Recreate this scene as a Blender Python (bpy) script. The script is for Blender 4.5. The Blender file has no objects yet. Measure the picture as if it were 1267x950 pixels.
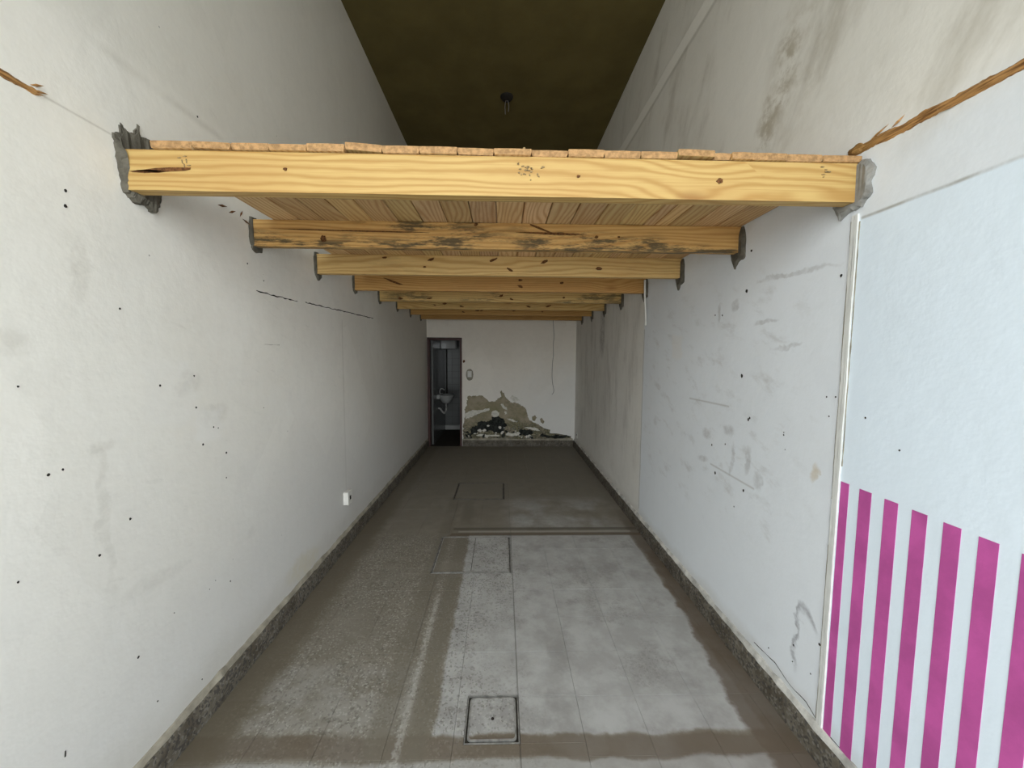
import bpy, bmesh, math, random
from mathutils import Matrix, Vector, noise as mnoise
random.seed(7)
scene = bpy.context.scene
C = scene.collection

# ------------------------------------------------------------------ camera, sky, exposure
W, H, YB, YF = 2.80, 4.795, 7.252, -1.30      # room width, ceiling height, back wall, shop front
yaw, pitch, roll = 0.0249, 0.0756, -0.0070
cam = bpy.data.cameras.new('camera'); cam.sensor_width = 36.0; cam.lens = 476.0 / 1267 * 36.0
cam.clip_start = 0.02
co = bpy.data.objects.new('camera', cam); C.objects.link(co)
def cam_dir(X, Z, F):
    cr, sr = math.cos(roll), math.sin(roll); xr = cr*X + sr*Z; u = -sr*X + cr*Z
    cp, sp = math.cos(pitch), math.sin(pitch); z = cp*u - sp*F; d = sp*u + cp*F
    cy, sy = math.cos(yaw), math.sin(yaw)
    return Vector((cy*xr + sy*d, -sy*xr + cy*d, z))
R = Matrix((cam_dir(1,0,0), cam_dir(0,1,0), -cam_dir(0,0,1))).transposed()
co.matrix_world = Matrix.Translation((1.415, 0.0, 1.7433)) @ R.to_4x4()
scene.camera = co

world = bpy.data.worlds.new('sky'); scene.world = world; world.use_nodes = True
bg = world.node_tree.nodes['Background']
bg.inputs['Color'].default_value = (0.93, 0.975, 1.0, 1); bg.inputs['Strength'].default_value = 3.0
OPEN_H = 4.30                                 # clear height of the open shop front
pl = bpy.data.lights.new('shopfront_portal', 'AREA'); pl.shape = 'RECTANGLE'
pl.size, pl.size_y = W, OPEN_H; pl.cycles.is_portal = True
po = bpy.data.objects.new('shopfront_portal', pl); C.objects.link(po)
po.location = (W/2, YF - 0.1, OPEN_H/2); po.rotation_euler = (math.radians(90), 0, 0)
scene.view_settings.view_transform = 'Standard'; scene.view_settings.look = 'None'
scene.view_settings.gamma = 1.0; scene.view_settings.use_curve_mapping = False
scene.view_settings.exposure = 0.98

# ------------------------------------------------------------------ node helpers
class Val:
    def __init__(s, nt, sock): s.nt, s.k = nt, sock
    def _m(s, op, *a, clamp=False):
        n = s.nt.nodes.new('ShaderNodeMath'); n.operation = op; n.use_clamp = clamp
        for i, v in enumerate((s,) + a):
            if isinstance(v, Val): s.nt.links.new(v.k, n.inputs[i])
            else: n.inputs[i].default_value = v
        return Val(s.nt, n.outputs[0])
    def __add__(s, o): return s._m('ADD', o)
    __radd__ = __add__
    def __mul__(s, o): return s._m('MULTIPLY', o)
    __rmul__ = __mul__
    def __sub__(s, o): return s._m('SUBTRACT', o)
    def __rsub__(s, o): return (s * -1.0)._m('ADD', o)
    def __truediv__(s, o): return s._m('DIVIDE', o)
    def mx(s, o): return s._m('MAXIMUM', o)
    def mn(s, o): return s._m('MINIMUM', o)
    def pw(s, o): return s._m('POWER', o)
    def ab(s): return s._m('ABSOLUTE')
    def sin(s): return s._m('SINE')
    def frac(s): return s._m('FRACT')
    def sat(s): return s._m('ADD', 0.0, clamp=True)
    def step(s, a, b):                       # smooth 0..1 between a and b (a may exceed b)
        n = s.nt.nodes.new('ShaderNodeMapRange'); n.interpolation_type = 'SMOOTHSTEP'
        s.nt.links.new(s.k, n.inputs[0])
        if a <= b: n.inputs[1].default_value, n.inputs[2].default_value = a, b
        else:
            n.inputs[1].default_value, n.inputs[2].default_value = b, a
            n.inputs[3].default_value, n.inputs[4].default_value = 1.0, 0.0
        return Val(s.nt, n.outputs[0])

class Mat:
    def __init__(s, name, rough=0.85, spec=0.25):
        s.m = bpy.data.materials.new(name); s.m.use_nodes = True
        s.nt = s.m.node_tree; s.b = s.nt.nodes['Principled BSDF']
        s.b.inputs['Roughness'].default_value = rough
        s.b.inputs['Specular IOR Level'].default_value = spec
    def node(s, t): return s.nt.nodes.new(t)
    def pos(s):
        g = s.node('ShaderNodeNewGeometry'); x = s.node('ShaderNodeSeparateXYZ')
        s.nt.links.new(g.outputs['Position'], x.inputs[0])
        return [Val(s.nt, x.outputs[i]) for i in range(3)]
    def local(s):
        g = s.node('ShaderNodeTexCoord'); x = s.node('ShaderNodeSeparateXYZ')
        s.nt.links.new(g.outputs['Object'], x.inputs[0])
        return [Val(s.nt, x.outputs[i]) for i in range(3)]
    def info(s):
        n = s.node('ShaderNodeObjectInfo')
        return Val(s.nt, n.outputs['Random']), n.outputs['Color'], Val(s.nt, n.outputs['Alpha'])
    def vec(s, x, y, z):
        n = s.node('ShaderNodeCombineXYZ')
        for i, v in enumerate((x, y, z)):
            if isinstance(v, Val): s.nt.links.new(v.k, n.inputs[i])
            else: n.inputs[i].default_value = v
        return n.outputs[0]
    def noise(s, v, scale, detail=4, rough=0.55, dist=0.0):
        n = s.node('ShaderNodeTexNoise'); s.nt.links.new(v, n.inputs['Vector'])
        n.inputs['Scale'].default_value = scale; n.inputs['Detail'].default_value = detail
        n.inputs['Roughness'].default_value = rough; n.inputs['Distortion'].default_value = dist
        return Val(s.nt, n.outputs[0])
    def voro(s, v, scale, out='Distance', rnd=1.0):
        n = s.node('ShaderNodeTexVoronoi'); s.nt.links.new(v, n.inputs['Vector'])
        n.inputs['Scale'].default_value = scale; n.inputs['Randomness'].default_value = rnd
        if out == 'Color':
            x = s.node('ShaderNodeSeparateColor'); s.nt.links.new(n.outputs['Color'], x.inputs[0])
            return Val(s.nt, n.outputs['Distance']), Val(s.nt, x.outputs[0]), Val(s.nt, x.outputs[1])
        return Val(s.nt, n.outputs[out])
    def mix(s, f, a, b, mode='MIX'):
        n = s.node('ShaderNodeMix'); n.data_type = 'RGBA'; n.blend_type = mode
        for sock, v in ((n.inputs[0], f), (n.inputs[6], a), (n.inputs[7], b)):
            if isinstance(v, Val): s.nt.links.new(v.k, sock)
            elif isinstance(v, bpy.types.NodeSocket): s.nt.links.new(v, sock)
            elif isinstance(v, tuple): sock.default_value = (*v, 1)
            else: sock.default_value = v
        return n.outputs[2]
    def color(s, c):
        if isinstance(c, tuple): s.b.inputs['Base Color'].default_value = (*c, 1)
        else: s.nt.links.new(c, s.b.inputs['Base Color'])
    def rough(s, v): s.nt.links.new(v.k, s.b.inputs['Roughness'])
    def bump(s, h, strength=0.3, dist=0.01):
        n = s.node('ShaderNodeBump'); n.inputs['Strength'].default_value = strength
        n.inputs['Distance'].default_value = dist
        s.nt.links.new(h.k, n.inputs['Height']); s.nt.links.new(n.outputs[0], s.b.inputs['Normal'])

def rect(a, b, a0, a1, b0, b1, soft=0.02):
    return a.step(a0-soft, a0+soft) * a.step(a1+soft, a1-soft) * b.step(b0-soft, b0+soft) * b.step(b1+soft, b1-soft)
def blob(a, b, ca, cb, ra, rb, soft=0.85):
    d = ((a - ca) / ra).pw(2.0) + ((b - cb) / rb).pw(2.0)
    return d.step(1.0 + soft, 1.0 - soft)

# ------------------------------------------------------------------ materials
def wall_material(name, base, side):
    M = Mat(name, 0.9, 0.2)
    x, y, z = M.pos()
    a = x if side == 'back' else y
    P = M.vec(x, y, z)
    n1 = M.noise(P, 0.9, 5, 0.6); n2 = M.noise(P, 4.0, 5, 0.65); n3 = M.noise(P, 22.0, 3, 0.6)
    wa = a + (n2 - 0.5) * 0.22; wz = z + (n1 - 0.5) * 0.22 + (n2 - 0.5) * 0.12
    col = M.mix(n1.step(0.35, 0.7) * 0.35, base, tuple(c*f for c, f in zip(base, (0.86, 0.84, 0.80))))
    col = M.mix(n2.step(0.55, 0.75) * 0.25, col, tuple(c*f for c, f in zip(base, (0.80, 0.79, 0.77))))
    col = M.mix(M.noise(P, 11.0, 6, 0.7).step(0.42, 0.70) * 0.13, col, tuple(c*0.72 for c in base))
    # trowelled filler patches, a shade whiter than the paint
    _, pr, _ = M.voro(M.vec(a * 1.6, z * 1.1, 3.0), 1.0, 'Color')
    col = M.mix(pr.step(0.72, 0.74) * n2.step(0.35, 0.5) * 0.30, col, tuple(min(1, c*1.07) for c in base))
    # scuffs and pinholes
    sc = M.noise(M.vec(a * 3.0, z * 9.0 + a * 3.0, 0.0), 2.4, 4, 0.6)
    col = M.mix(sc.step(0.60, 0.76) * n1.step(0.45, 0.6) * 0.22, col, (0.42, 0.40, 0.36))
    pd, pc, _ = M.voro(P, 7.0, 'Color')
    col = M.mix(pd.step(0.035, 0.015) * pc.step(0.90, 0.92) * 0.7, col, (0.10, 0.09, 0.08))
    grime = (0.38, 0.35, 0.29); rag = n3.step(0.25, 0.65) * 0.7 + 0.3
    if side == 'left':
        col = M.mix((z + (n2 - 0.5) * 0.25).step(0.36, 0.13) * 0.50, col, (0.46, 0.42, 0.31))
        col = M.mix(blob(wa, wz, 2.70, 0.24, 0.22, 0.07) * rag * 0.6, col, (0.66, 0.55, 0.22))
        col = M.mix(rect(a + (n2-0.5)*0.02, wz, 3.445, 3.462, 0.5, 2.05, 0.012) * 0.28, col, grime)      # filled cable chase
        col = M.mix((a + (n1-0.5)).step(3.2, 5.5) * 0.38, col, (0.52, 0.485, 0.415))             # darker, warmer tone towards the back
        col = M.mix((z + (n1 - 0.5) * 0.03).step(2.78, 2.90) * 0.30, col, (0.60, 0.585, 0.52))   # slightly darker above the plaster joint
        col = M.mix(rect(a, z + (n1 - 0.5) * 0.05, -1, 2.4, 2.80, 2.825, 0.02) * n2.step(0.3, 0.6) * 0.28, col, grime)
        col = M.mix(rect(a, z + (n1 - 0.5) * 0.02, 1.28, 1.50, 2.522, 2.528, 0.004) * 0.45, col, grime)
        for cy, cz, ry, rz in ((1.36, 1.40, 0.05, 0.02), (1.36, 1.15, 0.02, 0.25), (1.9, 1.45, 0.10, 0.05), (2.15, 0.75, 0.05, 0.03), (1.75, 1.62, 0.05, 0.05), (1.35, 2.02, 0.04, 0.10), (1.15, 1.75, 0.06, 0.04), (1.55, 0.85, 0.15, 0.03)):
            col = M.mix(blob(wa, wz, cy, cz, ry, rz) * rag * 0.22, col, grime)
        col = M.mix(rect(wa, wz, 2.35, 2.62, 1.35, 1.55, 0.02) * 0.22, col, (0.84, 0.83, 0.78))
        col = M.mix(rect(wa, wz, 1.78, 1.95, 1.33, 1.48, 0.02) * 0.45, col, (0.84, 0.83, 0.79))
        col = M.mix(rect(wa, wz, 1.55, 1.78, 1.45, 1.72, 0.03) * 0.30, col, (0.84, 0.83, 0.79))
        col = M.mix((z + (n1-0.5)*0.8).step(1.7, 0.3) * 0.60, col, (0.54, 0.54, 0.535))      # greyer towards the floor
        ridge = z.step(2.78, 2.90) * 0.5
    elif side == 'right':
        st = M.noise(M.vec(a * 3.0, z * 0.7, 0.0), 1.6, 6, 0.68)
        back = (a + (n2 - 0.5) * 0.05).step(3.72, 3.80)
        low = (z + (n1 - 0.5) * 0.1).step(2.62, 2.45) * (1.0 - back)
        col = M.mix(low * 0.65, col, (0.745, 0.81, 0.885))                                    # cool daylight tint painted into the lower wall colour
        col = M.mix((z - 2.28 + (n1-0.5)*0.01).step(0.01, -0.01) * a.step(1.53, 1.50) * 0.90, col, (0.775, 0.875, 0.960))      # painted board
        col = M.mix((z + (n1 - 0.5) * 0.3).step(2.40, 2.85) * 0.35, col, (0.70, 0.665, 0.56))       # warmer, darker tone above the deck
        col = M.mix((z + (n1 - 0.5) * 0.3).step(2.3, 2.7) * M.noise(M.vec(a * 2.0 + z * 0.9, z * 0.8, 5.0), 1.5, 6, 0.65).step(0.48, 0.74) * 0.55, col, (0.42, 0.385, 0.31))
        col = M.mix(blob(wa + (z - 3.0) * 0.40, wz, 2.05, 3.05, 0.12, 0.26, 0.95) * M.noise(P, 9.0, 5, 0.7).step(0.40, 0.66) * 0.70, col, (0.33, 0.275, 0.17))
        col = M.mix(blob(wa, wz, 1.90, 3.15, 0.20, 0.35, 0.95) * n2.step(0.4, 0.6) * 0.40, col, (0.44, 0.40, 0.30))
        col = M.mix((back * 0.10).sat(), col, (0.52, 0.495, 0.43))
        col = M.mix(back * st.step(0.44, 0.72) * (z + (n1-0.5)).step(0.3, 0.9) * (z + (n1-0.5)*0.4).step(2.6, 2.2) * 0.38, col, (0.33, 0.305, 0.265))
        col = M.mix(blob(wa, wz, 5.35, 2.05, 0.14, 0.30) * rag * 0.6, col, (0.27, 0.25, 0.225))
        col = M.mix(rect(a + (n2-0.5)*0.03, z, 3.752, 3.764, 0.2, 2.0, 0.008) * 0.65, col, (0.27, 0.26, 0.21))
        mid = rect(wa, wz, 1.75, 3.7, 0.7, 2.15, 0.25)
        sm = M.noise(M.vec(a * 2.0 - z * 1.5, z * 3.0, 2.0), 3.0, 6, 0.65)
        col = M.mix(mid * sm.step(0.52, 0.76) * 0.40, col, (0.40, 0.385, 0.365))
        col = M.mix(mid * n1.step(0.40, 0.70) * 0.08, col, (0.50, 0.48, 0.45))
        col = M.mix(rect(a, z + (a-2.5)*0.01, 2.30, 2.80, 1.431, 1.440, 0.006) * 0.50, col, (0.33, 0.31, 0.28))
        col = M.mix(rect(a, z - (a-2.04)*0.03, 2.03, 2.48, 1.013, 1.022, 0.006) * 0.50, col, (0.33, 0.31, 0.28))
        col = M.mix(rect(wa, wz, 2.93, 3.12, 1.70, 1.87, 0.02) * 0.45, col, (0.80, 0.79, 0.77))
        col = M.mix(blob(wa, wz, 1.62, 1.22, 0.025, 0.05) * rag * 0.65, col, (0.55, 0.46, 0.32))
        for cy, cz, ry, rz in ((2.45, 2.03, 0.02, 0.06), (2.28, 2.05, 0.03, 0.03), (2.30, 1.30, 0.06, 0.03), (2.55, 1.22, 0.05, 0.03), (2.1, 1.15, 0.03, 0.08), (2.6, 1.05, 0.07, 0.02), (1.85, 1.78, 0.09, 0.012), (2.0, 1.9, 0.08, 0.012), (1.85, 2.12, 0.22, 0.012), (2.25, 1.12, 0.02, 0.10), (2.0, 1.06, 0.03, 0.05)):
            col = M.mix(blob(wa, wz, cy, cz, ry, rz) * rag * 0.42, col, (0.33, 0.32, 0.31))
        ring = (((wa - 1.63) / 0.075).pw(2.0) + ((wz - 0.42) / 0.17).pw(2.0))
        col = M.mix(ring.step(0.55, 0.95) * ring.step(1.40, 1.0) * (a + z * 0.4).step(1.76, 1.82) * rag * 0.7, col, (0.25, 0.25, 0.27))
        col = M.mix(rect(a, z + (n1-0.5)*0.02, -1, 1.50, 2.275, 2.285, 0.005) * n2.step(0.25, 0.6) * 0.8, col, (0.33, 0.315, 0.275))   # board joint
        col = M.mix(rect(a, z + (n1-0.5)*0.05, -1, 6.5, 4.09, 4.20, 0.012) * 0.90, col, (0.90, 0.88, 0.82))
        col = M.mix(rect(a, z + (n1-0.5)*0.05, -1, 6.5, 4.055, 4.085, 0.015) * 0.45, col, (0.42, 0.40, 0.34))
        col = M.mix((z + (n2 - 0.5) * 0.12).step(0.24, 0.15) * 0.35, col, (0.52, 0.50, 0.45))
        ridge = rect(a, z + (n1-0.5)*0.05, -1, 6.5, 4.09, 4.20, 0.012) * 0.5
    else:
        col = M.mix((z - a * 0.5 + (n1-0.5)).step(0.9, -0.6) * 0.55, col, (0.74, 0.77, 0.78))
        col = M.mix((z + (n1-0.5)).step(1.3, 2.3) * 0.25, col, (0.72, 0.65, 0.54))
        ridge = n1
    M.color(col)
    M.bump(n1 * 1.2 + n2 * 0.6 + n3 * 0.10 + ridge, 0.50, 0.012)
    return M.m

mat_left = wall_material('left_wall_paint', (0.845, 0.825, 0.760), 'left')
mat_right = wall_material('right_wall_paint', (0.845, 0.835, 0.795), 'right')
mat_back = wall_material('back_wall_paint', (0.890, 0.840, 0.755), 'back')

def simple(name, colr, rough=0.8, spec=0.25, var=0.15, scale=12.0, bump=0.2, bscale=60, metal=0.0):
    M = Mat(name, rough, spec); x, y, z = M.pos(); P = M.vec(x, y, z)
    n = M.noise(P, scale, 5, 0.6); f = M.noise(P, bscale, 3, 0.6)
    M.color(M.mix(n.step(0.3, 0.7), tuple(c*(1-var) for c in colr), tuple(min(1, c*(1+var)) for c in colr)))
    M.b.inputs['Metallic'].default_value = metal
    if bump: M.bump(f + n, bump, 0.004)
    return M.m

mat_ceiling = simple('dark_ceiling_paint', (0.140, 0.115, 0.045), 0.95, 0.1, 0.12, 2.0, 0.2, 30)
mat_cement_pale = simple('pale_mortar', (0.255, 0.250, 0.230), 0.95, 0.15, 0.22, 14.0, 0.4, 70)
mat_cement = simple('grey_mortar', (0.125, 0.114, 0.090), 0.95, 0.15, 0.30, 14.0, 0.5, 70)
mat_pink = simple('magenta_paint', (0.52, 0.095, 0.335), 0.7, 0.3, 0.14, 6.0, 0.12, 80)
mat_trim = simple('trim_white_paint', (0.72, 0.73, 0.70), 0.7, 0.3, 0.08, 8.0, 0.15, 60)
mat_white = simple('white_plastic', (0.72, 0.71, 0.66), 0.45, 0.5, 0.05, 20.0, 0.0)
mat_cable = simple('grey_cable', (0.20, 0.18, 0.16), 0.6, 0.4, 0.1, 20.0, 0.0)
mat_dark = simple('dark_hole', (0.028, 0.025, 0.022), 0.9, 0.1, 0.2, 30.0, 0.0)
mat_knot = simple('dark_knot', (0.130, 0.055, 0.018), 0.8, 0.2, 0.5, 90.0, 0.0)
mat_ink = simple('faded_ink', (0.26, 0.185, 0.09), 0.8, 0.2, 0.4, 160.0, 0.0)
mat_frame = simple('red_brown_door_paint', (0.055, 0.018, 0.014), 0.5, 0.4, 0.2, 12.0, 0.1, 60)
mat_metal = simple('worn_metal_frame', (0.30, 0.295, 0.275), 0.5, 0.5, 0.35, 25.0, 0.3, 120, 0.35)
mat_metal2 = simple('dull_iron_frame', (0.135, 0.128, 0.112), 0.7, 0.4, 0.35, 25.0, 0.3, 120, 0.2)
mat_groove = simple('cover_groove_dirt', (0.050, 0.046, 0.038), 0.95, 0.1, 0.3, 40.0, 0.2, 90)
mat_porcelain = simple('porcelain', (0.38, 0.385, 0.37), 0.15, 0.5, 0.05, 8.0, 0.0)
mat_pave = simple('pavement_concrete', (0.34, 0.33, 0.31), 0.9, 0.2, 0.15, 2.0, 0.2, 30)
mat_slab = simple('joint_grout', (0.13, 0.122, 0.105), 0.95, 0.1, 0.2, 20.0, 0.0)
mat_mould = simple('black_mould', (0.030, 0.033, 0.030), 0.95, 0.1, 0.6, 30.0, 0.6, 60)
mat_flake = simple('paint_flake', (0.68, 0.66, 0.59), 0.9, 0.2, 0.12, 20.0, 0.2, 60)

def damp_mat():
    M = Mat('damp_bare_plaster', 0.95, 0.1); x, y, z = M.pos(); P = M.vec(x, y, z)
    n = M.noise(P, 5.0, 6, 0.65); f = M.noise(P, 28.0, 4, 0.65)
    c = M.mix(n.step(0.35, 0.65), (0.270, 0.245, 0.150), (0.390, 0.335, 0.245))
    c = M.mix(M.noise(P, 14.0, 5, 0.7).step(0.45, 0.65) * 0.5, c, (0.20, 0.19, 0.115))
    c = M.mix((z + (n - 0.5) * 0.5).step(0.62, 0.25) * f.step(0.38, 0.58) * 0.85, c, (0.06, 0.063, 0.045))
    c = M.mix(f.step(0.58, 0.64) * (z + (n - 0.5) * 0.4).step(0.85, 0.3) * 0.7, c, (0.50, 0.50, 0.44))
    M.color(c); M.bump(n + f * 0.6, 0.6, 0.01); return M.m
mat_damp = damp_mat()

def torn_mat():
    M = Mat('torn_varnished_wood', 0.6, 0.35); x, y, z = M.pos()
    n = M.noise(M.vec(x * 30.0, y * 7.0, z * 110.0), 1.6, 5, 0.65); k = M.noise(M.vec(x, y, z), 14.0, 4, 0.6)
    c = M.mix(n.step(0.3, 0.62), (0.13, 0.052, 0.013), (0.50, 0.27, 0.095))
    c = M.mix(k.step(0.60, 0.72) * 0.8, c, (0.60, 0.47, 0.28)); c = M.mix((y.step(1.40, 1.52)) * 0.45, c, (0.22, 0.13, 0.03))
    M.color(c); M.bump(n, 0.6, 0.006); return M.m
mat_torn = torn_mat()

def wood_mat(name, axis, RC, pale, dark):
    """pine: grain runs along `axis` of the piece; object colour tints it, its alpha is mould staining"""
    M = Mat(name, 0.6, 0.3)
    L = M.local(); rnd, tint, stain = M.info()
    g = L[axis]; oth = [L[i] for i in range(3) if i != axis]
    off = rnd * 37.0
    u, v = oth
    d = g + off
    warp = M.noise(M.vec(d * 0.55, u * 3.2 + off, v * 3.2), 1.0, 2, 0.45)
    warp2 = M.noise(M.vec(d * 2.2, u * 10.0, v * 10.0 + off), 1.0, 3, 0.5)
    # knots: sparse cells stretched along the grain
    kd, kr, _ = M.voro(M.vec(d * 1.5, u * 4.0 + off, v * 4.0), 1.0, 'Color')
    kmask = kr.step(0.60, 0.62)
    pull = kd.step(0.45, 0.0) * kmask
    r = (u * 1.0 + v * 1.0) * 40.0 + (warp - 0.5) * 13.0 + (warp2 - 0.5) * 1.6 + pull * 2.0
    ring = (r * 6.283).sin() * 0.5 + 0.5
    fine = M.noise(M.vec(d * 3.0, u * 160.0, v * 160.0), 1.0, 3, 0.6)
    blot = M.noise(M.vec(d * 1.2, u * 5.0, v * 5.0 + off), 1.3, 4, 0.6)
    c = M.mix(ring.pw(2.0) * RC, pale, dark)
    c = M.mix(fine.step(0.45, 0.75) * 0.35, c, (0.33, 0.17, 0.045))
    c = M.mix(blot.step(0.45, 0.72) * 0.30, c, (0.40, 0.22, 0.075))
    c = M.mix(kd.step(0.16, 0.05) * kmask * 0.75, c, (0.20, 0.075, 0.018))
    c = M.mix(kd.step(0.055, 0.03) * kmask * 0.9, c, (0.05, 0.022, 0.010))
    c = M.mix(1.0, c, tint, 'MULTIPLY')
    ms = M.noise(M.vec(d * 5.0, u * 30.0, v * 30.0), 1.0, 6, 0.75); mb = M.noise(M.vec(d * 1.1, u * 6.0, v * 6.0), 1.0, 3, 0.5)
    c = M.mix(ms.step(0.43, 0.58) * mb.step(0.42, 0.56) * stain, c, (0.040, 0.040, 0.026))
    M.color(c); M.bump(ring * 0.3 + fine * 0.5, 0.25, 0.002)
    return M.m
mat_beam = wood_mat('pine_beam', 0, 0.68, (0.520, 0.362, 0.142), (0.350, 0.190, 0.052))
mat_end = simple('pine_end_grain', (0.40, 0.235, 0.105), 0.85, 0.2, 0.30, 60.0, 0.5, 200)
mat_plank = wood_mat('pine_plank', 1, 0.75, (0.640, 0.470, 0.250), (0.430, 0.235, 0.085))

def floor_mat():
    M = Mat('dirty_terrazzo', 0.75, 0.3); x, y, z = M.pos(); P = M.vec(x, y, z); rnd, _, _ = M.info()
    n1 = M.noise(P, 1.6, 5, 0.6); n2 = M.noise(P, 6.0, 5, 0.65); n3 = M.noise(P, 40.0, 3, 0.6)
    wx = x + (n2 - 0.5) * 0.12; wy = y + (n1 - 0.5) * 0.10 + (n2 - 0.5) * 0.06
    cd, c1, c2 = M.voro(P, 115.0, 'Color'); _, c3, _ = M.voro(P, 60.0, 'Color')
    base = M.mix(n2.step(0.3, 0.7), (0.178, 0.158, 0.122), (0.238, 0.218, 0.178))
    base = M.mix(rnd * 0.5, base, (0.200, 0.182, 0.148))
    film = rect(x + (n2 - 0.5) * 0.07, wy, 1.105, 2.66, 1.645, 3.62, 0.012)             # pale, scrubbed cement film
    film2 = rect(wx, wy, 1.50, 2.72, 3.74, 4.55, 0.16) * n1.step(0.38, 0.62)
    film3 = rect(wx, wy, 0.20, 0.98, 1.66, 2.05, 0.05) * n2.step(0.3, 0.55)
    near = wy.step(1.54, 1.52)
    greyc = M.mix(n2.step(0.35, 0.68), (0.335, 0.332, 0.316), (0.425, 0.425, 0.410))
    col = M.mix(film * 0.92, base, greyc)
    col = M.mix(film * M.noise(P, 3.2, 5, 0.65).step(0.48, 0.68) * 0.65, col, (0.235, 0.226, 0.212))
    col = M.mix((film2 * 0.75).sat(), col, greyc)
    col = M.mix(film3 * 0.28, col, greyc)
    col = M.mix(near * 0.6, col, greyc)
    # terrazzo chips show where the film has worn through
    expo = rect(wx, wy, 0.10, 1.55, 1.4, 3.6, 0.18) * (n1.step(0.30, 0.55) * 0.7 + 0.1)
    expo = expo.mx(rect(wx, y, 0.935, 0.985, 1.3, 2.9, 0.02)).mx(n1.step(0.52, 0.66) * 0.35)
    col = M.mix(expo * c1.step(0.82, 0.86) * 0.50, col, (0.46, 0.45, 0.40))
    col = M.mix(expo * c2.step(0.84, 0.88) * 0.55, col, (0.085, 0.075, 0.060))
    col = M.mix(expo * c3.step(0.92, 0.94) * 0.45, col, (0.10, 0.09, 0.075))
    # brown unwashed borders and tyre-like stripes
    brown = (0.112, 0.083, 0.056)
    band = rect(wx, wy + (x - 1.6) * 0.012, -1, 3, 1.535, 1.640, 0.014)
    edge = (x + (n2 - 0.5) * 0.16 + y.step(3.0, 1.5) * 0.10).step(2.66, 2.70) * y.step(4.4, 3.4)
    col = M.mix(edge.mx(band * 0.80) * 0.85, col, M.mix(n1.step(0.4, 0.6), brown, (0.150, 0.126, 0.102)))
    col = M.mix((wx.step(0.28, 0.16)) * 0.75, col, (0.118, 0.098, 0.066))
    for a0, a1, s in ((0.80, 0.925, 0.60), (0.985, 1.095, 0.70)):
        col = M.mix(rect(x + (n2-0.5)*0.05, wy, a0, a1, 1.52, 4.6, 0.03) * n1.step(0.25, 0.5) * s * (1.0 - near), col, (0.155, 0.138, 0.105))
    col = M.mix(rect(x + (n3-0.5)*0.05, y, 0.945, 0.975, 1.3, 2.7, 0.008) * n3.step(0.35, 0.55) * 0.5, col, (0.42, 0.41, 0.37))
    col = M.mix(rect(wx, y, 0.92, 3, 3.60, 3.655, 0.010) * 0.8, col, brown)
    col = M.mix(rect(wx, y, 0.98, 2.7, 3.672, 3.70, 0.007) * 0.75, col, (0.33, 0.31, 0.27))
    col = M.mix(rect(wx, y, 0.92, 3, 3.72, 3.775, 0.012) * 0.7, col, (0.085, 0.075, 0.056))
    col = M.mix(rect(x, y, 1.502, 1.506, 1.3, 3.72, 0.0015) * 0.6, col, (0.06, 0.055, 0.045))
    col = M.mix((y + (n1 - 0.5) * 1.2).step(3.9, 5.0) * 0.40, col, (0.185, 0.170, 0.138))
    M.color(col); M.rough(0.50 + n2 * 0.4)
    M.bump(n3 * 0.4 + n2 * 0.6 + film * 0.4, 0.25, 0.004)
    return M.m
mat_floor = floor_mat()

def skirt_mat():
    M = Mat('grimy_terrazzo_skirting', 0.8, 0.3); x, y, z = M.pos(); P = M.vec(x, y, z)
    n = M.noise(P, 9.0, 5, 0.65); _, c1, c2 = M.voro(P, 90.0, 'Color')
    c = M.mix(n.step(0.35, 0.65), (0.088, 0.074, 0.053), (0.160, 0.143, 0.113))
    c = M.mix(c1.step(0.76, 0.82) * 0.4, c, (0.26, 0.25, 0.225)); c = M.mix(c2.step(0.72, 0.76) * 0.7, c, (0.045, 0.042, 0.040))
    M.color(c); M.bump(n + c1 * 0.2, 0.6, 0.008); return M.m
mat_skirt = skirt_mat()
mat_fillet = simple('plaster_fillet', (0.32, 0.295, 0.235), 0.95, 0.15, 0.30, 9.0, 0.6, 40)

mat_fillet2 = simple('painted_fillet', (0.52, 0.51, 0.47), 0.95, 0.15, 0.35, 11.0, 0.6, 40)

def bath_mat():
    M = Mat('bathroom_wall_tile', 0.25, 0.5); x, y, z = M.pos()
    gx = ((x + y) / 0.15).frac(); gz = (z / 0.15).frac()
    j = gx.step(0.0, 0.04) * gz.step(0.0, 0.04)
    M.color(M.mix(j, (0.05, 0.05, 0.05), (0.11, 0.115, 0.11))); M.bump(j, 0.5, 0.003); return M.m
mat_bath = bath_mat()

# ------------------------------------------------------------------ mesh helpers
def link(name, me, m, parent=None):
    o = bpy.data.objects.new(name, me); C.objects.link(o)
    if m and not me.materials: me.materials.append(m)
    if parent: o.parent = parent
    return o
def box_bm(x0, x1, y0, y1, z0, z1, bev=0.0, seg=1, bm=None):
    bm = bm or bmesh.new()
    r = bmesh.ops.create_cube(bm, size=1.0)
    for v in r['verts']:
        v.co = Vector(((x0+x1)/2 + v.co.x*(x1-x0), (y0+y1)/2 + v.co.y*(y1-y0), (z0+z1)/2 + v.co.z*(z1-z0)))
    if bev:
        es = list({e for v in r['verts'] for e in v.link_edges})
        bmesh.ops.bevel(bm, geom=es, offset=bev, segments=seg, affect='EDGES')
    return bm
def done(name, bm, m, parent=None, smooth=False):
    bmesh.ops.recalc_face_normals(bm, faces=bm.faces)
    me = bpy.data.meshes.new(name); bm.to_mesh(me); bm.free()
    if smooth:
        for p in me.polygons: p.use_smooth = True
    return link(name, me, m, parent)
def box(name, dims, m, parent=None, bev=0.0): return done(name, box_bm(*dims, bev=bev), m, parent)
def struct(o, label, cat):
    o['kind'] = 'structure'; o['label'] = label; o['category'] = cat; return o
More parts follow.
